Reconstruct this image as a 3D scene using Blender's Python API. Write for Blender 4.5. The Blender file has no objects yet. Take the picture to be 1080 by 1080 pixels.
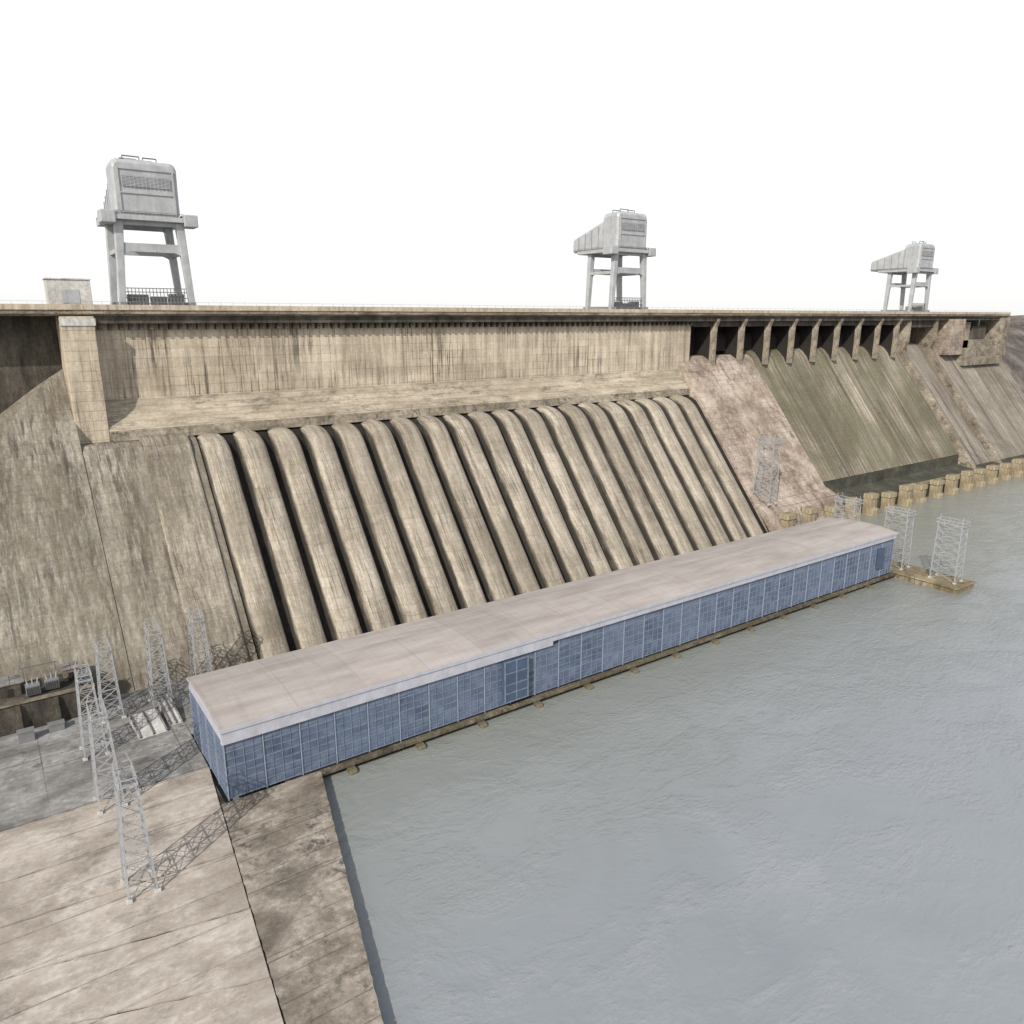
import bpy, bmesh, math, random
from mathutils import Vector, Matrix, noise as mnoise
random.seed(7)
S = bpy.context.scene
COL = S.collection
R = math.radians

# ------------------------------------------------------------------ node helpers
class NT:
    def __init__(s, name):
        s.m = bpy.data.materials.new(name); s.m.use_nodes = True
        s.t = s.m.node_tree; s.t.nodes.clear()
        s.out = s.n('ShaderNodeOutputMaterial'); s.b = s.n('ShaderNodeBsdfPrincipled')
        s.l(s.b.outputs[0], s.out.inputs[0])
        s.tc = s.n('ShaderNodeTexCoord')
        s.co = s.tc.outputs['Object']
    def n(s, k): return s.t.nodes.new(k)
    def l(s, a, b): s.t.links.new(a, b)
    def val(s, sock, v):
        if hasattr(v, 'links'): s.l(v, sock)
        else: sock.default_value = v
    def noise(s, scale=(1,1,1), sc=1.0, det=6, rough=.6, dist=0, loc=(0,0,0)):
        mp = s.n('ShaderNodeMapping'); mp.inputs['Scale'].default_value = scale; mp.inputs['Location'].default_value = loc
        s.l(s.co, mp.inputs[0])
        n = s.n('ShaderNodeTexNoise'); n.inputs['Scale'].default_value = sc; n.inputs['Detail'].default_value = det
        n.inputs['Roughness'].default_value = rough; n.inputs['Distortion'].default_value = dist
        s.l(mp.outputs[0], n.inputs['Vector']); return n.outputs['Fac']
    def ramp(s, f, stops):
        r = s.n('ShaderNodeValToRGB'); e = r.color_ramp.elements
        while len(e) < len(stops): e.new(.5)
        for i, (p, c) in enumerate(stops):
            e[i].position = p
            e[i].color = (c, c, c, 1) if not isinstance(c, tuple) else (*c, 1)
        s.l(f, r.inputs[0]); return r.outputs[0]
    def mix(s, f, a, b, mode='MIX'):
        m = s.n('ShaderNodeMix'); m.data_type = 'RGBA'; m.blend_type = mode
        s.val(m.inputs[0], f)
        for k, v in ((6, a), (7, b)):
            if isinstance(v, tuple): m.inputs[k].default_value = (*v, 1)
            else: s.l(v, m.inputs[k])
        return m.outputs[2]
    def math(s, op, a, b=0.0):
        m = s.n('ShaderNodeMath'); m.operation = op; s.val(m.inputs[0], a); s.val(m.inputs[1], b); return m.outputs[0]
    def xyz(s):
        x = s.n('ShaderNodeSeparateXYZ'); s.l(s.co, x.inputs[0]); return x.outputs
    def lines(s, sock, period, width, wob=None, off=0.0):
        v = s.math('ADD', sock, off)
        if wob is not None: v = s.math('ADD', v, s.math('MULTIPLY', wob, period*.25))
        v = s.math('FRACT', s.math('MULTIPLY', v, 1/period))
        return s.math('LESS_THAN', v, width/period)
    def bump(s, h, strength=.3, dist=.3):
        b = s.n('ShaderNodeBump'); b.inputs['Strength'].default_value = strength; b.inputs['Distance'].default_value = dist
        s.l(h, b.inputs['Height']); s.l(b.outputs[0], s.b.inputs['Normal'])
    def fin(s, col, rough=.85, metal=0, spec=.3):
        s.val(s.b.inputs['Base Color'], col if not isinstance(col, tuple) else (*col, 1))
        s.val(s.b.inputs['Roughness'], rough); s.b.inputs['Metallic'].default_value = metal
        s.b.inputs['Specular IOR Level'].default_value = spec
        return s.m

def concrete(name, dk, md, lt, streak=(.35,.03,.03), zline=None, xline=None, yline=None, moss=.0, mossc=(.09,.085,.055),
             pale=.25, palec=(.5,.46,.38), black=.4, bump=.5, big=.018, blotch=.75, linek=.7, grain=.7, gap_shade=None, bands=0.0, rust=0.0, xoff=0.0, rustc=(.22,.13,.07)):
    t = NT(name); X = t.xyz()
    a = t.noise(streak, 1.0, 5, .7)
    col = t.ramp(a, [(.36, dk), (.5, md), (.64, lt)])
    b = t.noise((1,1,1), big, 6, .68, 1.0)
    col = t.mix(t.ramp(b, [(.38, blotch), (.58, 0.0)]), col, t.mix(1, col, (.52,.5,.47), 'MULTIPLY'))
    f = t.noise(tuple(k*4.5 for k in streak), 1.0, 5, .72, 0, (31,7,3))
    if rust:
        col = t.mix(t.math('MULTIPLY', t.ramp(f, [(.38, rust), (.5, 0.0)]), t.ramp(b, [(.42, 1.0), (.58, .2)])), col, rustc)
    pm = t.math('MULTIPLY', t.ramp(f, [(.47, 0.0), (.62, pale)]), t.ramp(b, [(.42, .2), (.58, 1.0)]))
    col = t.mix(pm, col, palec)
    f2 = t.noise((streak[0]*3.1, streak[1]*2.0, streak[2]*2.0), 1.0, 5, .75, 0, (5,77,13))
    f3 = t.noise((1,1,1), .035, 3, .6, 0, (50,0,9))
    m = t.math('MULTIPLY', t.ramp(f2, [(.52, 0.0), (.61, 1.0)]), t.ramp(f3, [(.4, .15), (.6, 1.0)]))
    col = t.mix(t.math('MULTIPLY', m, black), col, (.04,.037,.031))
    if moss:
        col = t.mix(t.math('MULTIPLY', t.ramp(f3, [(.42, 1.0), (.6, 0.0)]), moss), col, mossc)
    if bands:
        w = t.n('ShaderNodeTexWhiteNoise'); w.noise_dimensions = '2D'; cx = t.n('ShaderNodeCombineXYZ')
        t.l(t.math('FLOOR', t.math('MULTIPLY', X[2], 1/3.0)), cx.inputs[0]); t.l(t.math('FLOOR', t.math('MULTIPLY', t.math('ADD', X[0], -xoff), 1/12.0)), cx.inputs[1])
        t.l(cx.outputs[0], w.inputs['Vector'])
        col = t.mix(bands, col, t.ramp(w.outputs[0], [(0, (.72,.71,.69)), (1, (1.2,1.2,1.19))]), 'MULTIPLY')
    gr = t.noise((1,1,1), .9, 5, .8)
    col = t.mix(grain, col, t.ramp(gr, [(.3, (.5,.5,.5)), (.7, (1.3,1.3,1.3))]), 'MULTIPLY')
    brk = t.ramp(t.math('ADD', t.math('MULTIPLY', gr, .5), t.math('MULTIPLY', f3, .5)), [(.44, 0.05), (.54, linek)])
    for sock, sp in ((X[2], zline), (X[0], xline), (X[1], yline)):
        if sp:
            ln = t.lines(sock, sp[0], sp[1], f3 if (sock is X[1]) else None)
            col = t.mix(t.math('MULTIPLY', ln, brk), col, t.mix(1, col, (.35,.33,.3), 'MULTIPLY'))
    if gap_shade:  # paints the shadow between pipes as dark bands along their sides
        u = t.math('FRACT', t.math('MULTIPLY', t.math('ADD', X[0], -gap_shade[1]+gap_shade[0]*.5), 1/gap_shade[0]))
        d = t.math('ADD', t.math('MULTIPLY', t.math('ABSOLUTE', t.math('ADD', u, -.5)), gap_shade[0]), t.math('MULTIPLY', t.math('ADD', f2, -.5), 1.2))
        col = t.mix(t.ramp(t.math('MULTIPLY', d, .1), [(gap_shade[2]*.1, 0.0), (gap_shade[2]*.1+.06, .95)]), col, (.03,.027,.022))
    h = t.math('ADD', gr, t.math('MULTIPLY', a, .8))
    t.bump(h, bump, .6)
    return t.fin(col, .9)

def plain(name, c, rough=.6, metal=0, var=.25, sc=.6, spec=.4, dirt=.0):
    t = NT(name)
    a = t.noise((1,1,1), sc, 5, .7)
    col = t.mix(1, c, t.ramp(a, [(.3, (1-var,)*3), (.7, (1+var*.4,)*3)]), 'MULTIPLY')
    if dirt:
        d = t.noise((.8,.8,.15), 1.0, 5, .75, 0, (4,4,4))
        col = t.mix(t.ramp(d, [(.5, 0.0), (.68, dirt)]), col, (.18,.15,.12))
    return t.fin(col, rough, metal, spec)

M = {}
M['wall'] = concrete('tan_wall_concrete', (.35,.295,.225), (.48,.41,.32), (.58,.505,.405), (.28,.28,.02), zline=(3.1,.16), xline=(6,.3), black=.75, pale=.55, palec=(.64,.57,.47), bump=.25, blotch=.45, bands=.35, grain=.5, linek=.65)  # lighter tan is the wall's own concrete colour
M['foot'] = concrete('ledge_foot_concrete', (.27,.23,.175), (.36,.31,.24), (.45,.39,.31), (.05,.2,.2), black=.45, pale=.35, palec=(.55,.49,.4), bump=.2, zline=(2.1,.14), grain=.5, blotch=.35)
M['pier'] = concrete('pier_concrete', (.34,.29,.22), (.46,.39,.3), (.54,.47,.37), (.4,.4,.03), zline=(3.1,.15), black=.4, bump=.3, blotch=.3, grain=.5)
M['slope'] = concrete('weathered_slope_concrete', (.14,.123,.097), (.21,.187,.15), (.285,.257,.212), (.2,.03,.03), zline=(3,.14), xline=(12,.15), moss=.3, mossc=(.12,.11,.08), pale=.7, palec=(.42,.39,.33), black=.7, linek=.45, bands=.3, big=.018, rust=.2, blotch=.6)
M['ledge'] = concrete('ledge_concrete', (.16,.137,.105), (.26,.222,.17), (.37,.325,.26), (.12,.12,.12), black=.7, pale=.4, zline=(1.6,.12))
M['pipe'] = concrete('penstock_concrete', (.22,.19,.148), (.315,.277,.222), (.42,.375,.31), (.55,.035,.03), zline=(3,.13), pale=.6, palec=(.54,.495,.42), black=.65, moss=.15, mossc=(.16,.145,.11), linek=.5, bands=.3, gap_shade=(12, 63, 3.9), big=.03, xoff=57, blotch=.45, grain=.5, bump=.3)
M['facepanel'] = concrete('cleaner_face_concrete', (.19,.165,.13), (.27,.237,.19), (.36,.322,.265), (.4,.035,.03), zline=(3,.14), pale=.6, palec=(.5,.46,.39), black=.7, moss=.2, linek=.5, bands=.3, big=.03, xoff=41)
M['pink'] = concrete('pinkish_concrete', (.25,.195,.16), (.37,.30,.25), (.46,.39,.335), (.08,.05,.05), zline=(2.5,.2), pale=.6, black=.6, big=.05, bands=.3, rust=.3)
M['chute'] = concrete('spillway_chute_concrete', (.12,.11,.078), (.19,.17,.122), (.28,.248,.188), (.16,.003,.003), xline=(22.6,.35), zline=(6,.12), moss=.55, mossc=(.1,.1,.062), pale=.65, palec=(.5,.455,.375), black=.65, bump=.18, big=.014, linek=.5, rust=.4, rustc=(.22,.165,.095))
M['chute_grey'] = concrete('grey_chute_concrete', (.15,.132,.107), (.225,.2,.166), (.295,.265,.225), (.16,.003,.003), xline=(18,.25), moss=.2, pale=.6, palec=(.45,.415,.36), black=.7, rust=.3, bump=.18)
M['dark'] = concrete('dark_and_shade_concrete', (.04,.037,.03), (.075,.067,.055), (.13,.113,.09), (.2,.2,.05), black=.4, pale=.15, palec=(.25,.22,.18))  # dark concrete, also used where shade is put into the colour
M['wet'] = concrete('wet_green_concrete', (.04,.04,.032), (.068,.067,.052), (.115,.11,.086), (.1,.1,.1), black=.5, pale=.2, palec=(.2,.19,.15), moss=.4, mossc=(.055,.058,.038))
M['void'] = concrete('painted_shade_concrete', (.012,.011,.009), (.02,.018,.015), (.04,.035,.03), (.2,.1,.05), black=.4, pale=.08, palec=(.15,.13,.1))  # near-black colour carries the shade between penstocks and under the powerhouse
M['crest'] = concrete('crest_concrete', (.13,.11,.085), (.24,.2,.155), (.36,.31,.25), (.15,.3,.6), black=.6, pale=.3, xline=(6,.18))
M['slab'] = concrete('apron_concrete', (.33,.288,.25), (.395,.35,.305), (.455,.41,.36), (.045,.10,.1), pale=.55, palec=(.57,.535,.485), black=.4, bump=.06, big=.06, blotch=.5, grain=.35, yline=(8.3,.3), linek=.75, rust=.08)
M['strip'] = concrete('worn_edge_concrete', (.19,.165,.137), (.26,.228,.19), (.335,.298,.25), (.10,.12,.1), pale=.55, palec=(.46,.425,.37), black=.75, bump=.12, big=.07, grain=.45, yline=(5,.3), blotch=.8, rust=.08)
M['yard'] = concrete('grey_yard_paving', (.18,.18,.175), (.235,.23,.225), (.29,.285,.28), (.08,.12,.1), pale=.55, palec=(.42,.41,.39), black=.6, bump=.08, yline=(5.2,.26), xline=(14,.22), big=.05, grain=.4, linek=.9)
M['base'] = concrete('waterline_concrete', (.06,.052,.035), (.12,.1,.07), (.2,.17,.12), (.3,.3,.1), moss=.6, mossc=(.1,.085,.05), black=.6)
M['block'] = concrete('buttress_concrete', (.19,.155,.095), (.30,.245,.155), (.40,.34,.235), (.3,.3,.06), black=.9, pale=.4, palec=(.47,.41,.3))
M['palebl'] = concrete('pale_block_concrete', (.40,.39,.37), (.5,.49,.47), (.57,.56,.54), (.2,.2,.06), black=.15, pale=.2, bump=.15, blotch=.25)
M['steel'] = plain('galvanised_steel', (.36,.37,.38), .55, .2, .25)
M['crane'] = plain('grey_painted_steel', (.38,.39,.40), .5, .1, .25, .25, dirt=.3)
M['crane_dk'] = plain('dark_grey_steel', (.2,.205,.21), .6, .2, .2)  # plain darker grey for cabinets, louvres, ribs and transformers
M['rail'] = plain('dark_railing_steel', (.14,.14,.14), .6, .3)
M['gate'] = plain('dark_gate_and_shade', (.022,.019,.017), .8, .1, .5, .2)  # dark gates; near-black also paints in the shade of the spillway openings
M['fascia'] = plain('pale_lilac_fascia', (.39,.40,.45), .6, 0, .2, .3, dirt=.15)
M['mullion'] = plain('pale_blue_mullion_paint', (.165,.2,.27), .55, 0, .35, .8)
M['pilaster'] = plain('pale_pilaster_paint', (.24,.28,.36), .55, 0, .35, .8)
M['bluewall'] = plain('dull_blue_cladding', (.06,.085,.14), .5, 0, .3, .4)
t = NT('blue_window_glass')
oi = t.n('ShaderNodeObjectInfo'); X = t.xyz()
a = t.noise((.12,.5,.7), 1.0, 4, .6)
c = t.ramp(a, [(.38, (.05,.07,.115)), (.5, (.08,.107,.165)), (.62, (.12,.152,.215))])
c = t.mix(t.ramp(oi.outputs['Random'], [(.0, 0.0), (.4, .1), (1, .5)]), c, (.14,.178,.25))
w = t.n('ShaderNodeTexWhiteNoise'); w.noise_dimensions = '3D'; cx = t.n('ShaderNodeCombineXYZ')
t.l(t.math('FLOOR', t.math('MULTIPLY', X[0], 1/1.355)), cx.inputs[0]); t.l(t.math('FLOOR', t.math('MULTIPLY', X[2], 1/1.95)), cx.inputs[1]); t.l(oi.outputs['Random'], cx.inputs[2])
t.l(cx.outputs[0], w.inputs['Vector'])
c = t.mix(.6, c, t.ramp(w.outputs[0], [(0, (.75,.76,.78)), (1, (1.2,1.2,1.18))]), 'MULTIPLY')
M['glass'] = t.fin(c, .12, 0, .7)
t = NT('pale_sheet_roofing'); X = t.xyz()
a = t.noise((.05,.25,.25), 1.0, 6, .65)
c = t.ramp(a, [(.32, (.285,.255,.235)), (.5, (.345,.315,.295)), (.7, (.40,.37,.35))])
b = t.noise((.5,.06,.06), 1.0, 5, .7, 0, (3,3,3))
c = t.mix(t.ramp(b, [(.52, 0.0), (.7, .35)]), c, (.24,.215,.195))
cb = t.n('ShaderNodeTexWhiteNoise'); cb.noise_dimensions = '1D'
t.l(t.math('FLOOR', t.math('MULTIPLY', t.math('ADD', X[0], -31.7), 1/16.25)), cb.inputs['W'])
c = t.mix(.4, c, t.ramp(cb.outputs[0], [(0, (.84,.84,.84)), (1, (1.1,1.09,1.08))]), 'MULTIPLY')
c = t.mix(t.math('MULTIPLY', t.lines(X[0], 16.25, .4, None, -31.7), .2), c, (.2,.18,.16))
c = t.mix(t.math('MULTIPLY', t.lines(X[0], 2.03, .2, None, -31.7), .1), c, (.2,.17,.16))
c = t.mix(t.math('MULTIPLY', t.lines(X[1], 7.7, .15), .2), c, (.2,.17,.16))
M['roof'] = t.fin(c, .8)
# water
t = NT('river_water')
big = t.noise((1,1,1), .011, 4, .6, 1.5)
mid = t.noise((1,1.6,1), .045, 5, .65, .6, (12,5,0))
X = t.xyz()
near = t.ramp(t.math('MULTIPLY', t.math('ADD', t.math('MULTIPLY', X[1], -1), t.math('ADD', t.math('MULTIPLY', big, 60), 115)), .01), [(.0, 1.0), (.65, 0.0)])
c = t.ramp(big, [(.35, (.215,.235,.255)), (.65, (.25,.27,.29))])
c = t.mix(t.ramp(mid, [(.5, 0.0), (.72, .4)]), c, (.31,.325,.335))
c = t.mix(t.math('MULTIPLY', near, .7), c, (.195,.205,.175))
h1 = t.noise((1,1.5,1), .16, 4, .58, .8)
h2 = t.noise((.7,1.6,1), .75, 4, .62, .5, (4,8,0))
east = t.ramp(t.math('MULTIPLY', X[0], .005), [(.4, .0), (1.0, .7)])
patch = t.math('ADD', t.ramp(mid, [(.46, .04), (.6, .9)]), east)
h = t.math('ADD', t.math('MULTIPLY', h1, .7), t.math('MULTIPLY', t.math('MULTIPLY', h2, .8), patch))
t.bump(h, .38, 1.0)
M['water'] = t.fin(c, t.ramp(mid, [(.4, .1), (.6, .18)]), 0, .5)
t = NT('dry_hillside'); 
a = t.noise((1,1,1), .03, 8, .8)
M['hill'] = t.fin(t.ramp(a, [(.38, (.045,.038,.034)), (.5, (.1,.085,.075)), (.62, (.19,.165,.15))]), .95)
t = NT('river_bed'); a = t.noise((1,1,1), .05, 6, .6)
M['bed'] = t.fin(t.ramp(a, [(.3, (.1,.09,.07)), (.7, (.2,.18,.15))]), .95)

# ------------------------------------------------------------------ mesh helpers
def root_of(o):
    while o.parent: o = o.parent
    return o
def obj(name, bm, mat, parent=None, smooth=False, bevel=0):
    me = bpy.data.meshes.new(name)
    bmesh.ops.recalc_face_normals(bm, faces=bm.faces)
    bm.to_mesh(me); bm.free()
    if smooth:
        for p in me.polygons: p.use_smooth = True
    me.materials.append(mat)
    o = bpy.data.objects.new(name, me); COL.objects.link(o)
    if parent is not None:
        o.parent = parent; r = root_of(parent)
        o.location = -Vector(r['base']) if parent is r else (0,0,0)
    if bevel:
        md = o.modifiers.new('Bevel', 'BEVEL'); md.width = bevel; md.segments = 2; md.limit_method = 'ANGLE'
    return o
def thing(name, loc, label, cat, group=None):
    o = bpy.data.objects.new(name, None); COL.objects.link(o); o.location = loc; o['base'] = tuple(loc)
    o.empty_display_size = 2
    o['label'] = label; o['category'] = cat
    if group: o['group'] = group
    return o
def struct(o): o['kind'] = 'structure'; return o
def dup(root, loc, label, sc=1):
    r = root.copy(); COL.objects.link(r); r.location = loc; r['label'] = label; r['base'] = tuple(loc); r.scale = (1,1,sc)
    for ch in [c for c in bpy.data.objects if c.parent is root]:
        c2 = ch.copy(); COL.objects.link(c2); c2.parent = r
        for g in [q for q in bpy.data.objects if q.parent is ch]:
            g2 = g.copy(); COL.objects.link(g2); g2.parent = c2
    return r
def box(bm, x0, x1, y0, y1, z0, z1):
    v = [bm.verts.new(p) for p in ((x0,y0,z0),(x1,y0,z0),(x1,y1,z0),(x0,y1,z0),(x0,y0,z1),(x1,y0,z1),(x1,y1,z1),(x0,y1,z1))]
    for f in ((0,1,2,3),(4,5,6,7),(0,1,5,4),(1,2,6,5),(2,3,7,6),(3,0,4,7)): bm.faces.new([v[i] for i in f])
def prism_x(bm, prof, x0, x1, nx=1):
    rings = []
    for i in range(nx+1):
        x = x0+(x1-x0)*i/nx
        rings.append([bm.verts.new((x, y, z)) for y, z in prof])
    n = len(prof)
    for a, b in zip(rings, rings[1:]):
        for k in range(n): bm.faces.new((a[k], a[(k+1)%n], b[(k+1)%n], b[k]))
    bm.faces.new(rings[0]); bm.faces.new(rings[-1])
def prism_z(bm, poly, z0, z1):
    a = [bm.verts.new((x,y,z0)) for x,y in poly]; b = [bm.verts.new((x,y,z1)) for x,y in poly]
    n = len(poly)
    for k in range(n): bm.faces.new((a[k], a[(k+1)%n], b[(k+1)%n], b[k]))
    bm.faces.new(a); bm.faces.new(b)
def beam(bm, p, q, w, w2=None):
    p = Vector(p); q = Vector(q); d = (q-p).normalized(); w2 = w2 or w
    up = Vector((0,0,1)) if abs(d.z) < .9 else Vector((1,0,0))
    s = d.cross(up).normalized(); u = s.cross(d)
    va = [bm.verts.new(p+s*(i*w/2)+u*(j*w/2)) for i,j in ((-1,-1),(1,-1),(1,1),(-1,1))]
    vb = [bm.verts.new(q+s*(i*w2/2)+u*(j*w2/2)) for i,j in ((-1,-1),(1,-1),(1,1),(-1,1))]
    for k in range(4): bm.faces.new((va[k], va[(k+1)%4], vb[(k+1)%4], vb[k]))
    bm.faces.new(va); bm.faces.new(vb)
def BM(): return bmesh.new()
def bx(name, dims, mat, parent=None, bevel=0):
    b = BM(); box(b, *dims); return obj(name, b, mat, parent, bevel=bevel)

# ------------------------------------------------------------------ setting
XE = 662; WL = -2.4
b = BM(); box(b, -4000, 6000, -3000, 5000, -16, -14); struct(obj('ground', b, M['bed']))
b = BM(); v = [b.verts.new(p) for p in ((-3000,-3000,WL),(6000,-3000,WL),(6000,236,WL),(-3000,236,WL))]; b.faces.new(v)
struct(obj('water', b, M['water']))
b = BM(); v = [b.verts.new(p) for p in ((-600,302,92),(XE-5,302,92),(XE-5,3000,92),(-600,3000,92))]; b.faces.new(v)
struct(obj('reservoir_water', b, M['water']))
def hillz(x, y):
    d = max(0, min(1, (y-(222+.04*(x-700)))/130)); d = d*d*(3-2*d)
    e = max(0, min(1, (x-650)/60))
    n = mnoise.fractal(Vector((x*.008, y*.008, 3)), 1, 2, 6)
    return -10 + d*(100+n*14)*(.75+.25*e) + d*n*4 + mnoise.fractal(Vector((x*.05, y*.05, 3)), 1, 2, 4)*4*d
b = BM(); NX, NY = 120, 80; G = []
for i in range(NX+1):
    x = XE+1 + (i/NX)**1.8*3500; row = []
    for j in range(NY+1):
        y = 215 + (j/NY)**1.7*2200
        row.append(b.verts.new((x, y, hillz(x, y))))
    G.append(row)
for i in range(NX):
    for j in range(NY): b.faces.new((G[i][j], G[i+1][j], G[i+1][j+1], G[i][j+1]))
struct(obj('hill_right', b, M['hill'], smooth=True))

def J(y): return 23.7+(y-91.8)*.105
def E(y): return 35.6+(y-83.5)*.246
b = BM()
rows = [(166.8, 0), (148, -.04), (133.5, -.1), (117.5, -.2), (101, -.33), (86, -.38), (70, -.4), (40, -.4)]
for k in range(len(rows)-1):
    (ya, sa), (yb, sb) = rows[k], rows[k+1]
    for (xa, xb) in ((-60, -18), (-17.7, None)):
        ra = (xb if xb is not None else J(ya)-.08); rb = (xb if xb is not None else J(yb)-.08)
        f = lambda y, s, x: y+s*(x-J(y))
        g = .26
        dz = random.uniform(-.05, .05)
        ptsL, ptsU = [], []
        for q in range(25):
            u = q/24
            xl = xa+(rb-xa)*u; ptsL.append((xl, f(yb,sb,xl)+g+random.uniform(-.2,.12)))
            xu = ra+(xa-ra)*u; ptsU.append((xu, f(ya,sa,xu)-g+random.uniform(-.12,.2)))
        prism_z(b, ptsL+ptsU, -.6, dz)
struct(obj('concrete_apron', b, M['slab']))
b = BM()
ys = [150.6, 137, 121, 104, 83.5, 60, 40]
for k in range(len(ys)-1):
    ya, yb = ys[k]-.15, ys[k+1]+.15
    random.seed(k)
    pts = [(J(yb)+.08, yb), (E(yb), yb)]
    for q in range(1, 20):
        yy = yb+(ya-yb)*q/20; pts.append((E(yy)+random.uniform(-.15,.05), yy))
    pts += [(min(E(ya), 50.5), ya)]
    for q in range(20, -1, -1):
        if 0 < q: yy = yb+(ya-yb)*q/20; pts.append((J(yy)+.06+random.uniform(0,.22), yy))
    prism_z(b, pts, -.7, -.06)
struct(obj('apron_edge_strip', b, M['strip']))
b = BM(); prism_z(b, [(-60,38),(E(38)-.5,38),(E(142)-.8,142),(49.5,146),(49.5,150.9),(31,150.9),(31,216),(-60,216)], -13, -.35)
struct(obj('apron_foundation', b, M['dark']))
b = BM(); prism_z(b, [(-60,167.1),(31.4,167.1),(31.4,182.6),(31.4,216.5),(-60,216.5)], -.3, .02)
struct(obj('yard', b, M['yard']))
b = BM(); box(b, 31.5, 308, 184, 216.5, -12, -.1); struct(obj('rear_yard', b, M['yard']))

# ------------------------------------------------------------------ the dam
dam = thing('concrete_dam', (330, 250, 0), 'long weathered concrete gravity dam with upper wall, row of penstocks and spillway chutes beyond', 'dam')
def P(z): return 216+.83*z
b = BM()
xs = [-60, 0, 24]; tops = [40, 66, 84]
rows_ = []
for x, tz in zip(xs, tops):
    rows_.append([b.verts.new((x, P(z), z)) for z in [(-8)+(tz+8)*k/6 for k in range(7)]] + [b.verts.new((x, 296, tz+1.5)), b.verts.new((x, 296, -8))])
for r1, r2 in zip(rows_, rows_[1:]):
    n = len(r1)
    for k in range(n): b.faces.new((r1[k], r2[k], r2[(k+1)%n], r1[(k+1)%n]))
b.faces.new(rows_[0]); b.faces.new(rows_[-1])
obj('abutment_slope', b, M['slope'], dam)
bx('recessed_wall', (-60, 23.6, 287, 299, 40, 100.5), M['dark'], dam)  # dark colour stands in for the shade on this wall
b = BM(); prism_x(b, [(273,100.4),(299,100.4),(299,61.3),(272.2,61.3)], 23.8, 33)
obj('abutment_pier', b, M['pier'], dam, bevel=.15)
b = BM(); prism_x(b, [(272.6,97.6),(273.5,97.6),(273.5,99.8),(272.6,99.8)], 23.5, 33.3); obj('pier_cap', b, M['palebl'], dam)
b = BM(); prof = [(P(-8),-8)] + [(P(z),z) for z in range(0, 57, 8)] + [(265.3,59.3),(268,61),(272,61.25),(296,61.25),(296,-8)]
prism_x(b, prof, 24.2, 58, 1); obj('main_slope', b, M['slope'], dam)
D = 1.4
b = BM(); prof = [(P(-8)+D,-8)] + [(P(z)+D,z) for z in range(0, 57, 8)] + [(265.3+D,58.9),(268+D,60.2),(272,60.8),(296,60.9),(296,-8)]
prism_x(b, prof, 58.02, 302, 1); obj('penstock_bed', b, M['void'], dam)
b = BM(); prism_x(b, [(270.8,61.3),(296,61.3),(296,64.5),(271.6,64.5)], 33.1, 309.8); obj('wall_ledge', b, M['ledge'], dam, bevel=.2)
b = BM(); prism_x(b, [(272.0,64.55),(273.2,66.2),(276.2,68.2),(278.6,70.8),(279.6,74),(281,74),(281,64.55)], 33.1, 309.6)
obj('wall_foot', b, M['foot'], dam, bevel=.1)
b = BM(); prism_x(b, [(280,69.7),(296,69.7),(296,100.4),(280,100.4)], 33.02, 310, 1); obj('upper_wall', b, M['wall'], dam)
b = BM(); prism_x(b, [(P(z)-1.2, z) for z in (-6, 20, 40, 56)]+[(264.0,60.2),(267.5,62.2),(270.5,62.6),(270.5,55),(P(-6)+3,-6)], 41, 55.6); obj('raised_face_slab', b, M['facepanel'], dam, bevel=.7)
# penstocks
path = []
for k in range(14): z = -6+(60)*k/13; path.append((P(z), z))
y0, z0 = path[-1]; ang = math.atan2(1, .83); a = ang; 
for k in range(9):
    a2 = ang*(1-(k+1)/9); y0 += 1.15*math.cos((a+a2)/2); z0 += 1.15*math.sin((a+a2)/2); a = a2; path.append((y0, z0))
path.append((y0+6, z0-.4))
sec = []
for k in range(29):
    th = math.pi*k/28; c_, s_ = math.cos(th), math.sin(th)
    sec.append((4.6*math.copysign(abs(c_)**.72, c_), 3.9*s_**.72 if 0 < k < 28 else -2.2))
b = BM(); rings = []
for i, (y, z) in enumerate(path):
    j0, j1 = max(i-1,0), min(i+1, len(path)-1)
    ty, tz = path[j1][0]-path[j0][0], path[j1][1]-path[j0][1]; L = math.hypot(ty, tz); ty/=L; tz/=L
    rings.append([b.verts.new((sx, y-tz*(sn-.4), z+ty*(sn-.4))) for sx, sn in sec])
for r1, r2 in zip(rings, rings[1:]):
    for k in range(28): b.faces.new((r1[k], r1[k+1], r2[k+1], r2[k]))
b.faces.new(rings[-1])
first = None
for k in range(20):
    if first is None:
        first = obj('penstock', b, M['pipe'], dam, smooth=True); o = first; base_me = first.data.copy()
        first.data.transform(Matrix.Translation((63.0, 0, 0)))
    else:
        o = first.copy(); COL.objects.link(o)
        me = base_me.copy(); me.transform(Matrix.Translation((63+12.0*k, 0, 0))); o.data = me
    o.location = (-330, -250, 0)
b = BM(); prism_x(b, [(P(-8),-8),(P(30),30),(P(60),60),(P(78),78),(285,80),(296,80),(296,-8)], 302.05, 362, 1); 
o = obj('pink_slope', b, M['pink'], dam)
bx('pink_upper_wall', (310.2, 362, 292, 298, 79.5, 100), M['gate'], dam)  # near-black here is the shade of the opening, put into the colour
b = BM(); prism_x(b, [(P(-8),-8),(P(0)-6,-8),(P(9)-6,9),(P(13)-1,13),(P(13)+1,13)], 302, 362.05); obj('toe_bench', b, M['pink'], dam, bevel=.3)
def C(z): return 234+(z-14)*.785
def chute_profile(off=0, zb=13):
    return [(299,zb),(C(zb)-off,zb)]+[(C(z)-off, z) for z in (30,46,62,72)] + [(282.5-off*.6,77+off*.4),(286-off*.3,80.5+off*.5),(290,82.5+off*.7),(299,83+off*.7)]
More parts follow.
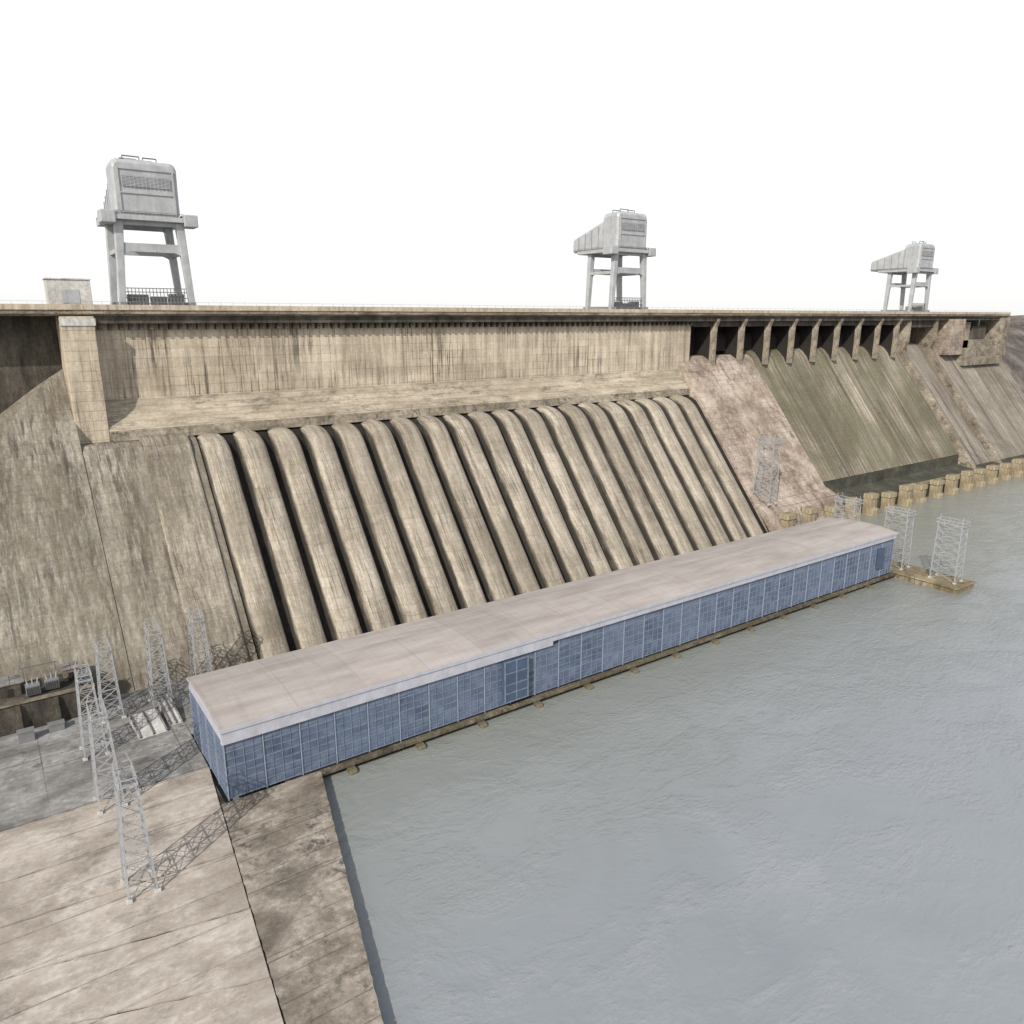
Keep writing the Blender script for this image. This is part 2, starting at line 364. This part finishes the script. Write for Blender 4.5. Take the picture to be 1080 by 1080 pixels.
for nm, x0, x1, mt, zb in (('spillway_chute', 362.1, 520, 'chute', 13.5), ('spillway_chute', 524, 556, 'chute_grey', 5), ('spillway_chute', 560, XE, 'chute_grey', 3)):
    b = BM(); prism_x(b, chute_profile(0, zb), x0, x1); obj(nm, b, M[mt], dam)
for x in (520.1, 556.1):
    b = BM(); prism_x(b, chute_profile(4.5, 3)[:-3]+[(277.5,84),(277.5,99.4),(299,99.4)], x, x+3.8); obj('dividing_wall', b, M['ledge'], dam, bevel=.2)
bx('gate_wall', (362.1, XE, 297, 301, 81, 99), M['gate'], dam)
bp = None
for k in range(9):
    x = 327+22.7*k
    if bp is None:
        b = BM(); prism_x(b, [(276.2,99.4),(280.6,99.4),(280.6,74),(277.9,74),(277.6,95),(276.2,98)], -1.1, 1.1)
        bp = obj('bridge_pier', b, M['ledge'], dam, bevel=.15)
        b = BM(); prism_x(b, [(280.7,99.4),(296.9,99.4),(296.9,81),(280.7,75)], -.95, .95)
        pw = obj('pier_wall', b, M['gate'], None); pw.parent = bp; o = bp  # rear of pier coloured near-black in place of the deck's shadow
    else:
        o = bp.copy(); COL.objects.link(o); q = pw.copy(); COL.objects.link(q); q.parent = o
    o.location = (x-330, -250, 0)
b = BM(); box(b, 310.2, 520, 278.6, 280.2, 95.4, 98.1); obj('bridge_girder', b, M['dark'], dam)
b = BM(); box(b, 524, 556, 279, 281.2, 93.6, 98.1); obj('bridge_girder', b, M['dark'], dam)
gt = None
for k in range(9):
    x = 327+22.7*k+1.6
    if x+19 > 520: continue
    if gt is None:
        b = BM(); prism_x(b, [(288,82.0),(288,88),(290,91.5),(291,91.2),(289.2,87.6),(289.2,82.0)], 0, 19.5); gt = obj('spillway_gate', b, M['gate'], dam); o = gt
    else: o = gt.copy(); COL.objects.link(o)
    o.location = (x-330, -250, 0)
bx('gatehouse_block', (572, 592, 274.2, 291, 74, 99), M['pink'], dam, bevel=.2)
bx('stepped_block', (595, 610, 279, 291, 78, 97), M['ledge'], dam, bevel=.2)
bx('stepped_block', (618, 640, 281, 291, 78, 94), M['dark'], dam, bevel=.2)
b = BM(); prism_x(b, [(271,66),(271,72),(275,72),(275,78),(279,78),(279,84),(291,84),(291,66)], 592.2, XE-12.2); obj('stepped_block', b, M['ledge'], dam, bevel=.2)
bx('end_block', (XE-12, XE, 274.2, 291, 72, 100), M['ledge'], dam, bevel=.2)
# toe basin and buttresses
b = BM(); prism_x(b, [(217,-12),(217,5.0),(219,5.4),(228,6.0),(233.4,7),(233.4,13.1),(240,13.2),(240,-12)], 362.2, 540); obj('basin_wall', b, M['wet'], dam, bevel=.2)
b = BM(); prism_x(b, [(217,-12),(217,5.0),(228.6,6.0),(228.6,-12)], 540.2, XE); obj('basin_wall', b, M['wet'], dam, bevel=.2)
random.seed(5); x = 363
while x < XE-10:
    w = random.uniform(12, 30)
    if random.random() < .7:
        b = BM(); box(b, x, min(x+w, XE-2), 217.2, 219.4, 4, 6.2+random.uniform(0, 1.0)); obj('kerb_block', b, M['block'], dam, bevel=.2)
    x += w+random.uniform(1, 6)
random.seed(21); bt = None
for k in range(20):
    x = 314+17.6*k
    if bt is None:
        b = BM(); prism_x(b, [(210.6,-12),(210.6,.4),(212.2,.8),(212.2,6.0),(216.8,6.0),(216.8,-12)], -3.3, 3.3)
        bt = obj('buttress', b, M['block'], dam, bevel=.35); o = bt
        cb = BM(); box(cb, -3.9, 3.9, 211.7, 216.8, 6.05, 8.6); bc = obj('buttress_cap', cb, M['block'], None, bevel=.2); bc.parent = bt
    else:
        o = bt.copy(); COL.objects.link(o)
        c2 = bc.copy(); COL.objects.link(c2); c2.parent = o
        c2.scale = (random.uniform(.8, 1), 1, 1)
    o.location = (x-330+random.uniform(-1.2,1.2), -250+random.uniform(-1.0,0), random.uniform(-1.6,.5))
b = BM(); box(b, 308.2, 362.1, 217.5, 222.5, -12, 4.0); obj('quay_wall', b, M['wet'], dam)
# crest
b = BM(); prism_x(b, [(275,101.2),(275,103.2),(302,103.2),(302,98),(299.2,98),(299.2,100.5),(276.5,100.5)], -60, XE)
obj('crest_deck', b, M['crest'], dam)
b = BM(); box(b, -60, XE, 274.7, 275.1, 102.3, 104.0); obj('parapet', b, M['pier'], dam)
b = BM(); box(b, -60, XE, 301.6, 302, 103.21, 104.0); obj('parapet', b, M['pier'], dam)
b = BM()
box(b, 23.8, XE, 276.6, 279.9, 98.2, 100.45)
x = 34.5
while x < 309: box(b, x, x+1.1, 277.6, 279.95, 96.2, 98.2); x += 3.0
obj('cornice', b, M['dark'], dam)
b = BM(); x = -60
while x < XE: box(b, x, x+.08, 274.85, 274.93, 104.0, 104.9); x += 4
box(b, -60, XE, 274.86, 274.94, 104.85, 104.93); obj('railing', b, M['steel'], dam)

# ------------------------------------------------------------------ powerhouse
ph = thing('powerhouse', (162, 166, 0), 'long low powerhouse with blue glazed front and pale low arched roof along the water', 'building')
X0, X1, Y0, Y1 = 31.7, 292.6, 151.0, 180.4
EV = 16.9
bx('wall', (X0+.5, X1-.5, Y0+.5, Y1-.5, -.1, EV-.4), M['bluewall'], ph)
N = 32; W = (X1-X0)/N
def bay(w, z0, z1, rows, cols, parent):
    b = BM(); box(b, .1, w-.1, .1, .45, z0, z1)
    pane = obj('window', b, M['glass']); pane.parent = parent; pane.location = (0,0,0)
    f = BM()
    for k in range(rows+1):
        z = z0+(z1-z0)*k/rows; ww = .11 if k % 2 else .18; box(f, .12, w-.12, -.02, .12, z-ww/2-.02, z+ww/2+.02)
    for k in range(1, cols):
        x = w*k/cols; ww = .035 if k % 2 else .07; box(f, x-ww, x+ww, -.06, .14, z0-.12, z1+.12)
    fr = obj('frame', f, M['mullion']); fr.parent = pane
    g = BM(); box(g, .01, .22, -.14, .16, z0-.4, z1+.2)
    pl = obj('pilaster', g, M['pilaster']); pl.parent = pane
    return pane, fr, pl
def dupbay(src):
    p = src[0].copy(); COL.objects.link(p)
    for q in src[1:]: f = q.copy(); COL.objects.link(f); f.parent = p
    return p
pA = pB = None
for k in range(N):
    x = X0+W*k; short = x < 118
    src = pA if short else pB
    if src is None:
        src = bay(W, .3, 13.1 if short else 14.4, 7, 4, ph)
        if short: pA = src
        else: pB = src
        p = src[0]
    else: p = dupbay(src)
    p.location = (x-162, Y0-166, 0)
we = (Y1-Y0)/4; src = None
for side in (0, 1):
    for k in range(4):
        if src is None: src = bay(we, .3, 13.8, 7, 4, ph); p = src[0]
        else: p = dupbay(src)
        if side == 0: p.rotation_euler = (0,0,R(-90)); p.location = (X0-162, Y0+we*(k+1)-166, 0)
        else: p.rotation_euler = (0,0,R(90)); p.location = (X1-162, Y0+we*k-166, 0)
b = BM(); box(b, X0-.3, 119, Y0-.7, Y0+.4, 13.4, EV-.6); obj('fascia', b, M['fascia'], ph, bevel=.08)
b = BM(); box(b, 119.01, X1+.2, Y0-.7, Y0+.4, 14.6, EV-.6); obj('fascia', b, M['fascia'], ph, bevel=.08)
arc = []
for k in range(17):
    u = k/16; y = Y0-.8+(Y1-Y0+1.2)*u
    z = EV + 1.4*math.sin(math.pi*u**.9) - .4*u
    arc.append((y, z))
b = BM(); prism_x(b, arc+[(y, z-.55) for y, z in reversed(arc)], X0-.4, X1+.6, 1)
roof = obj('roof', b, M['roof'], ph)
for xa, xb in ((X0-.15, X0+.4), (X1-.4, X1+.15)):
    b = BM(); prism_x(b, [(y, z-.56) for y, z in arc if Y0 <= y <= Y1]+[(Y1, 13.9),(Y0, 13.9)], xa, xb)
    obj('gable', b, M['fascia'], ph)
b = BM(); box(b, X0-.5, X1+.7, Y0-1.0, Y0-.78, EV-.62, EV+.2); obj('gutter', b, M['fascia'], roof)
bx('glazed_bay', (102.4, 109.8, Y0-1.6, Y0-.22, 1.5, 13.0), M['bluewall'], ph)
b = BM()
for x in (102.4, 106.1, 109.8): box(b, x-.15, x+.15, Y0-1.75, Y0-1.55, 1.4, 13.1)
for z in (1.5, 4, 6.5, 9.7, 13.0): box(b, 102.3, 109.9, Y0-1.72, Y0-1.57, z-.12, z+.12)
obj('bay_frame', b, M['mullion'], bpy.data.objects['glazed_bay'])
b = BM(); box(b, 281, 285, Y0-.9, Y0-.22, 4, 12); obj('blue_panel', b, M['bluewall'], ph)
b = BM(); box(b, 44, X1+2, Y0-1.6, Y0+.3, -1.1, -.2); obj('base_ledge', b, M['base'], ph, bevel=.1)
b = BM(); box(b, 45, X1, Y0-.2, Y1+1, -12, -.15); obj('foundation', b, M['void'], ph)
st = None
for k in range(13):
    if st is None:
        b = BM(); prism_x(b, [(Y0-3.2,-12),(Y0-3.2,-1.9),(Y0-2.6,-1.4),(Y0-.3,-1.2),(Y0-.3,-12)], -.9, .9); st = obj('draft_tube_pier', b, M['base'], ph, bevel=.15); o = st
    else: o = st.copy(); COL.objects.link(o)
    o.location = (59+18*k-162, -166, 0)

b = BM(); box(b, 295, 309, 126, 216, -12, -.6); prism_z(b, [(294.5,125.5),(309.5,125.5),(309.5,216),(294.5,216)], -.55, 0)
o = obj('landing_pier', b, M['block'], bevel=.2); o['label'] = 'tan concrete landing pier in the water at the far end of the powerhouse'; o['category'] = 'pier'

# ------------------------------------------------------------------ lattice towers
def tower(loc, h, label, wx=4.6, wy=8.5, tx=.5, ty=.35, fat=1.0):
    r = thing('lattice_tower', loc, label, 'lattice tower', 'lattice line towers around the powerhouse')
    b = BM(); n = 7
    def c(k, sx, sy):
        u = k/n; return Vector((sx*wx/2*(1-tx*u), sy*wy/2*(1-ty*u), h*.86*u+.5))
    for sx in (-1,1):
        for sy in (-1,1): beam(b, c(0,sx,sy), c(n,sx,sy), .27*fat)
    for k in range(n):
        for (a1, a2) in (((-1,-1),(1,-1)),((1,-1),(1,1)),((1,1),(-1,1)),((-1,1),(-1,-1))):
            beam(b, c(k,*a1), c(k+1,*a2), .11*fat); beam(b, c(k,*a2), c(k+1,*a1), .11*fat)
            beam(b, c(k+1,*a1), c(k+1,*a2), .13*fat)
    q = obj('lattice_body', b, M['steel']); q.parent = r; q.location = (0,0,0)
    b = BM(); zt = h*.86+.5; ex = wx*(1-tx)/2; ey = wy*(1-ty)/2+.9
    for sx in (-1,1):
        x = sx*ex
        beam(b, (x,-ey,zt), (x,ey,zt), .24*fat); beam(b, (x,-ey,zt+1.3), (x,ey,zt+1.3), .16*fat)
        for k in range(6):
            ya = -ey+2*ey*k/6; yb_ = -ey+2*ey*(k+1)/6; beam(b, (x,ya,zt+(1.3 if k%2 else 0)), (x,yb_,zt+(0 if k%2 else 1.3)), .1*fat)
        for y in (-ey*.8, ey*.8): beam(b, (x, y, zt+1.3), (x*.6, y, h), .16*fat)
    for y in (-ey, ey):
        for zz in (zt, zt+1.3): beam(b, (-ex,y,zz), (ex,y,zz), .18*fat)
    q = obj('crossarm', b, M['steel']); q.parent = r
    for sx in (-1,1):
        for sy in (-1,1):
            b = BM(); x, y = sx*wx/2, sy*wy/2; box(b, x-.5, x+.5, y-.5, y+.5, -.05, .5); q = obj('footing', b, M['palebl']); q.parent = r
    return r
T0 = tower((11.6,134,0.05), 25.5, 'nearest grey lattice tower, standing alone on the tan apron in the foreground', 4.7, 6, .38, .2)
for loc, lab, sc in (((10.9,164.6,0.06), 'grey lattice tower at the seam of tan apron and grey yard, second nearest', .95),
                 ((10.9,188.8,0.02), 'grey lattice tower on the left of the grey yard, third in the near row', .88),
                 ((16.9,205,0.02), 'grey lattice tower beside the dark retaining wall, leftmost of the rear three', .86),
                 ((28.8,204.8,0.02), 'grey lattice tower behind the pale ramps, middle of the rear three', .93),
                 ((40.2,208,-.1), 'grey lattice tower behind the near corner of the powerhouse roof', .93)):
    dup(T0, loc, lab, sc)
T1 = tower((302.5,134,0), 26, 'rightmost grey lattice tower, on the outer end of the landing pier', 5.5, 9.5, .12, .08, 1.2)
for loc, lab, sc in (((302.5,155,0), 'grey lattice tower on the landing pier right beside the powerhouse end', 1),
                 ((302.5,178,0), 'grey lattice tower rising just behind the far end of the powerhouse roof', 1),
                 ((307,224,12.8), 'grey lattice tower at the foot of the pinkish slope beside the last penstock', 1.3)):
    dup(T1, loc, lab, sc)

# ------------------------------------------------------------------ gantry cranes
def crane(loc, label):
    r = thing('gantry_crane', loc, label, 'gantry crane', 'gantry cranes on the dam crest')
    def add(name, b, m, bevel=0, par=None):
        o = obj(name, b, m, bevel=bevel); o.parent = par or r; return o
    def plate(b, pts, y0, y1):
        va = [b.verts.new((x, y0, z)) for x, z in pts]; vb = [b.verts.new((x, y1, z)) for x, z in pts]; n = len(pts)
        for k in range(n): b.faces.new((va[k], va[(k+1)%n], vb[(k+1)%n], vb[k]))
        b.faces.new(va); b.faces.new(vb)
    H = 26.5
    ya, yb = -8.5, 8.5
    for sx in (-1,1):
        for y in (ya, yb):
            b = BM(); beam(b, (sx*10.6, y, .5), (sx*9.0, y, H), 1.9, 2.6); add('leg', b, M['crane'], .2)
    for y in (ya, yb):
        b = BM(); zc = 18.2; hw = 9.0
        plate(b, [(-hw, zc+1.6), (hw, zc+1.6), (hw+.2, zc-2.6), (hw-1.0, zc-1.6), (hw-2.4, zc-1.0), (-hw+2.4, zc-1.0), (-hw+1.0, zc-1.6), (-hw-.2, zc-2.6)], y-.8, y+.8)
        add('portal_beam', b, M['crane'])
        b = BM(); hw = 8.9
        plate(b, [(-hw, H), (hw, H), (hw+.2, H-2.4), (hw-1.6, H-1.2), (-hw+1.6, H-1.2), (-hw-.2, H-2.4)], y-.7, y+.7)
        add('top_haunch', b, M['crane'])
    for sx in (-1,1):
        b = BM(); beam(b, (sx*10.5, ya-2.5, .9), (sx*10.5, yb+2.5, .9), 1.8); 
        for y in (ya-1.6, ya+1.6, yb-1.6, yb+1.6): box(b, sx*10.5-.5, sx*10.5+.5, y-.8, y+.8, -.9, .3)
        add('bogie', b, M['crane_dk'], .1)
        b = BM(); beam(b, (sx*9.5, ya, 17.5), (sx*9.5, yb, 17.5), 1.3); add('side_beam', b, M['crane'])
    b = BM()
    for z in (1.2, 3.0, 4.8, 6.0): box(b, -9.8, 9.8, ya-.12, ya+.12, z-.12, z+.12)
    for k in range(19): x = -9.6+19.2*k/18; box(b, x-.1, x+.1, ya-.1, ya+.1, 0, 6.0)
    add('guard_rail', b, M['rail'])
    for x0_, x1_, h_ in ((-8.6,-2.4,4.1), (-1.6,3.2,3.5), (4,8.6,4.4)):
        b = BM(); box(b, x0_, x1_, ya+1, ya+4, -.2, h_); add('machinery_cabinet', b, M['crane_dk'], .15)
    b = BM(); box(b, -11.9, 11.9, -11.5, 16, H, H+1.5); pl = add('platform', b, M['crane'], .15)
    for x0_, x1_ in ((-14.3,-10), (10,14.3)):
        b = BM(); box(b, x0_, x1_, -12, -5.5, H-1.2, H+2.6); add('side_cabin', b, M['crane'], .3)
    b = BM()
    for k in range(21):
        x = -11.8+23.6*k/20; box(b, x-.05, x+.05, -11.5, -11.4, H+1.5, H+2.6)
    box(b, -11.8, 11.8, -11.5, -11.4, H+2.5, H+2.62)
    for sx in (-1,1):
        box(b, sx*11.8-.05, sx*11.8+.05, -5, 16, H+2.5, H+2.62)
        for k in range(16): y = -5+21*k/15; box(b, sx*11.8-.05, sx*11.8+.05, y-.05, y+.05, H+1.5, H+2.6)
    add('platform_rail', b, M['rail'], par=pl)
    z0 = H+1.5
    def sect(y, w0, w1, h):
        return [(-w0+.8, y, z0), (w0-.8, y, z0), (w0, y, z0+1.0), (w0, y, z0+h*.5), (w1, y, z0+h*.88), (w1-.5, y, z0+h*.96), (w1-1.5, y, z0+h), (-w1+1.5, y, z0+h), (-w1+.5, y, z0+h*.96), (-w1, y, z0+h*.88), (-w0, y, z0+h*.5), (-w0, y, z0+1.0)]
    b = BM(); rr = []
    for y, w0, w1, h in ((-10.3,9.0,9.0,15.4), (-9.2,9.5,9.6,16.4), (-.5,9.5,9.6,16.2), (.2,9.1,9.1,15.4), (.5,8.9,8.8,13.6), (23,8.2,8.0,6.8), (24,7.8,7.6,6.2)):
        rr.append([b.verts.new(p) for p in sect(y, w0, w1, h)])
    for a1, a2 in zip(rr, rr[1:]):
        for k in range(12): b.faces.new((a1[k], a1[(k+1)%12], a2[(k+1)%12], a2[k]))
    b.faces.new(rr[0]); b.faces.new(rr[-1])
    hs = add('machine_house', b, M['crane'], .2)
    b = BM(); box(b, -6.9, 6.9, -10.6, -10.25, z0+8.4, z0+11.6); add('louvre_panel', b, M['crane_dk'], par=hs)
    b = BM()
    for k in range(8): z = z0+8.6+2.8*k/7; box(b, -6.9, 6.9, -10.72, -10.61, z-.1, z+.1)
    for k in range(13): x = -6.9+13.8*k/12; box(b, x-.09, x+.09, -10.75, -10.73, z0+8.2, z0+11.8)
    add('louvre_slats', b, M['crane'], par=hs)
    b = BM()
    for x in (-8.0, 8.0): box(b, x-.3, x+.3, -10.7, -10.2, z0+.8, z0+13.8)
    for z in (1.0, 6.6, 13.6): box(b, -8.0, 8.0, -10.65, -10.23, z0+z-.22, z0+z+.22)
    add('front_frame', b, M['crane'], par=hs)
    for sx in (-1,1):
        for k in range(4):
            b = BM()
            y = 4+5*k; h = 13.6-.302*(y-.5)
            w = 8.95-.7*(y-.5)/22.5
            beam(b, (sx*w, y, z0+.8), (sx*w, y, z0+h*.86), .22)
            add('wall_rib', b, M['crane_dk'], par=hs)
    for (xa, xb, y) in ((-5.5,-.6,-7), (.6,4.6,-6), (-5.5,-.6,-2)):
        b = BM()
        zt = z0+16.2
        beam(b, (xa,y,zt-1), (xa,y,zt+1.6), .25); beam(b, (xb,y,zt-1), (xb,y,zt+1.6), .25); beam(b, (xa,y,zt+1.6), (xb,y,zt+1.6), .35)
        add('roof_rail', b, M['rail'], par=hs)
    b = BM(); box(b, -5, 3, -7.5, -1.5, z0+15, z0+16.9); add('roof_hatch', b, M['crane'], .15, par=hs)
    return r
c0 = crane((53, 287, 103.25), 'largest and nearest grey gantry crane, at the left end of the dam crest')
dup(c0, (263, 287, 103.25), 'middle grey gantry crane, above the right end of the tan upper wall')
dup(c0, (531, 287, 103.25), 'farthest and smallest grey gantry crane, above the spillway chutes')

bh = thing('crest_hut', (28, 283, 103.2), 'small pale windowless hut on the crest left of the nearest crane', 'hut')
b = BM(); box(b, -6, 6, -4, 4, 0, 8.2); o = obj('wall', b, M['palebl'], bevel=.2); o.parent = bh
b = BM(); box(b, -2.2, 2.6, -4.12, -3.9, 1.2, 5.2); o = obj('door', b, M['crane']); o.parent = bh
b = BM(); box(b, -6.3, 6.3, -4.3, 4.3, 8.22, 8.6); o = obj('roof', b, M['palebl']); o.parent = bh

for i, (loc, w, l, rz, lab) in enumerate((((23.5,193,.03), 6.5, 10, 4, 'pale ribbed concrete ramp in the grey yard left of the powerhouse corner'), ((29.3,197,.03), 3.2, 13, 2, 'narrow pale ramp against the powerhouse corner'))):
    r = thing('concrete_ramp', loc, lab, 'ramp'); r.rotation_euler = (0,0,R(rz))
    b = BM(); prism_x(b, [(-l/2,0),(l/2,0),(l/2,2.2),(-l/2,.25)], -w/2, w/2); o = obj('slab', b, M['palebl'], bevel=.1); o.parent = r
    for x in (-w/2+.2, 0, w/2-.2):
        b = BM(); beam(b, (x,-l/2,.5), (x,l/2,2.45), .35)
        o = obj('ramp_rail', b, M['yard']); o.parent = r

# left foot: retaining wall and equipment
rw = thing('retaining_wall', (-23, 208.5, 0), 'dark buttressed retaining wall at the left foot of the dam slope', 'wall')
o = bx('wall_body', (-60, 14, 209, 224, .03, 7.5), M['dark'], rw, .2)
b = BM(); box(b, -60, 14.3, 208.6, 209.6, 7.55, 8.1); obj('coping', b, M['ledge'], rw)
for k in range(9):
    x = -52+8.2*k
    b = BM(); prism_x(b, [(207.2,.03),(208.9,.03),(208.9,7.2),(208.3,7.2)], x-.5, x+.5); obj('wall_buttress', b, M['dark'], rw)
for (x0_, x1_, y0_, y1_, h_, mt, lab) in ((-6, -1.5, 214, 219, 3.4, 'dark', 'dark concrete switch shed at the far left on the retaining wall bench'),
                                     (8, 11.5, 216, 219.5, 3.2, 'ledge', 'brown concrete switch shed near the right end of the retaining wall bench')):
    r = thing('switch_shed', ((x0_+x1_)/2, (y0_+y1_)/2, 7.5), lab, 'shed')
    w = (x1_-x0_)/2; d = (y1_-y0_)/2
    for nm, dims, m in (('wall', (-w,w,-d,d,-.3,h_), mt), ('roof', (-w-.3,w+.3,-d-.3,d+.3,h_+.02,h_+.35), 'yard'), ('door', (-.6,.6,-d-.08,-d+.1,.1,2.3), 'gate')):
        b = BM(); box(b, *dims); q = obj(nm, b, M[m]); q.parent = r
for (x, y, h_, lab) in ((-2, 203.5, 2.6, 'grey cable crate in the grey yard below the retaining wall, nearest the left edge'), (4.5, 205.2, 1.7, 'low grey crate in the yard just below the retaining wall')):
    r = thing('equipment_crate', (x, y, .03), lab, 'crate')
    b = BM(); box(b, -1.7, 1.7, -1, 1, 0, h_); q = obj('body', b, M['crane_dk'], bevel=.08); q.parent = r
    b = BM(); box(b, -1.85, 1.85, -1.15, 1.15, h_+.01, h_+.22); q = obj('lid', b, M['crane_dk']); q.parent = r
def transformer(loc):
    r = thing('transformer', loc, '', 'transformer', 'transformers on the left bench')
    b = BM(); box(b, -1.6, 1.6, -1.1, 1.1, .3, 3); o = obj('tank', b, M['crane_dk'], bevel=.1); o.parent = r
    b = BM()
    for k in range(7): x = -1.4+.46*k; box(b, x-.08, x+.08, -1.6, -1.12, .6, 2.6)
    o = obj('radiator', b, M['rail']); o.parent = r
    for x in (-1, 0, 1):
        b = BM(); beam(b, (x,0,3), (x*1.3,0,4.6), .3, .15); o = obj('bushing', b, M['steel']); o.parent = r
    return r
t0 = transformer((1.0,212.5,7.5)); t0['label'] = 'dark grey transformer on the retaining wall bench, nearest the left picture edge'
dup(t0, (5.2,213.5,7.5), 'dark grey transformer on the retaining wall bench, second from the left picture edge')
dup(t0, (12,212,7.5), 'dark grey transformer at the right end of the retaining wall bench')
def frame(loc, label):
    r = thing('busbar_frame', loc, label, 'steel frame')
    for x in (-3.5, 3.5):
        b = BM(); beam(b, (x,0,0), (x,0,6.5), .26); q = obj('post', b, M['rail']); q.parent = r
    b = BM(); beam(b, (-4,0,6.4), (4,0,6.4), .24); q = obj('beam', b, M['rail']); q.parent = r
frame((3,215.5,7.5), 'small dark steel busbar frame over the transformers at the far left')

# ------------------------------------------------------------------ light, world, camera
W_ = bpy.data.worlds.new("World"); S.world = W_; W_.use_nodes = True
nt = W_.node_tree; nt.nodes.clear(); nn = nt.nodes.new
out = nn('ShaderNodeOutputWorld'); add = nn('ShaderNodeAddShader')
b1 = nn('ShaderNodeBackground'); b2 = nn('ShaderNodeBackground')
sky = nn('ShaderNodeTexSky'); sky.sky_type = 'NISHITA'; sky.sun_disc = False
sd = Vector((-.84, -.54, 0)).normalized(); el = R(36)
sky.sun_elevation = el; sky.sun_rotation = math.atan2(sd.x, sd.y); sky.dust_density = 3
nt.links.new(sky.outputs[0], b1.inputs[0]); b1.inputs[1].default_value = .05
tc = nn('ShaderNodeTexCoord'); sx = nn('ShaderNodeSeparateXYZ'); rp = nn('ShaderNodeValToRGB')
nt.links.new(tc.outputs['Generated'], sx.inputs[0]); nt.links.new(sx.outputs[2], rp.inputs[0])
e = rp.color_ramp.elements; e[0].position = .4; e[0].color = (1,1,.99,1); e[1].position = .8; e[1].color = (.36,.38,.42,1)
nt.links.new(rp.outputs[0], b2.inputs[0]); b2.inputs[1].default_value = .92
nt.links.new(b1.outputs[0], add.inputs[0]); nt.links.new(b2.outputs[0], add.inputs[1]); nt.links.new(add.outputs[0], out.inputs[0])
sl = bpy.data.lights.new('sun', 'SUN'); sl.energy = 4.5; sl.angle = R(.6); sl.color = (1, .945, .865)
so = bpy.data.objects.new('sun', sl); COL.objects.link(so)
tosun = Vector((sd.x*math.cos(el), sd.y*math.cos(el), math.sin(el)))
so.rotation_euler = tosun.to_track_quat('Z', 'Y').to_euler(); so.location = (0, 0, 400)
cd = bpy.data.cameras.new('camera'); co = bpy.data.objects.new('camera', cd); COL.objects.link(co)
co.location = (0, 0, 100); co.rotation_euler = (R(90-14.37), 0, R(-35))
cd.sensor_width = 36; cd.lens = 36*800/1080; cd.clip_start = 1; cd.clip_end = 20000
S.camera = co
S.view_settings.view_transform = 'Standard'; S.view_settings.look = 'None'; S.view_settings.exposure = 0
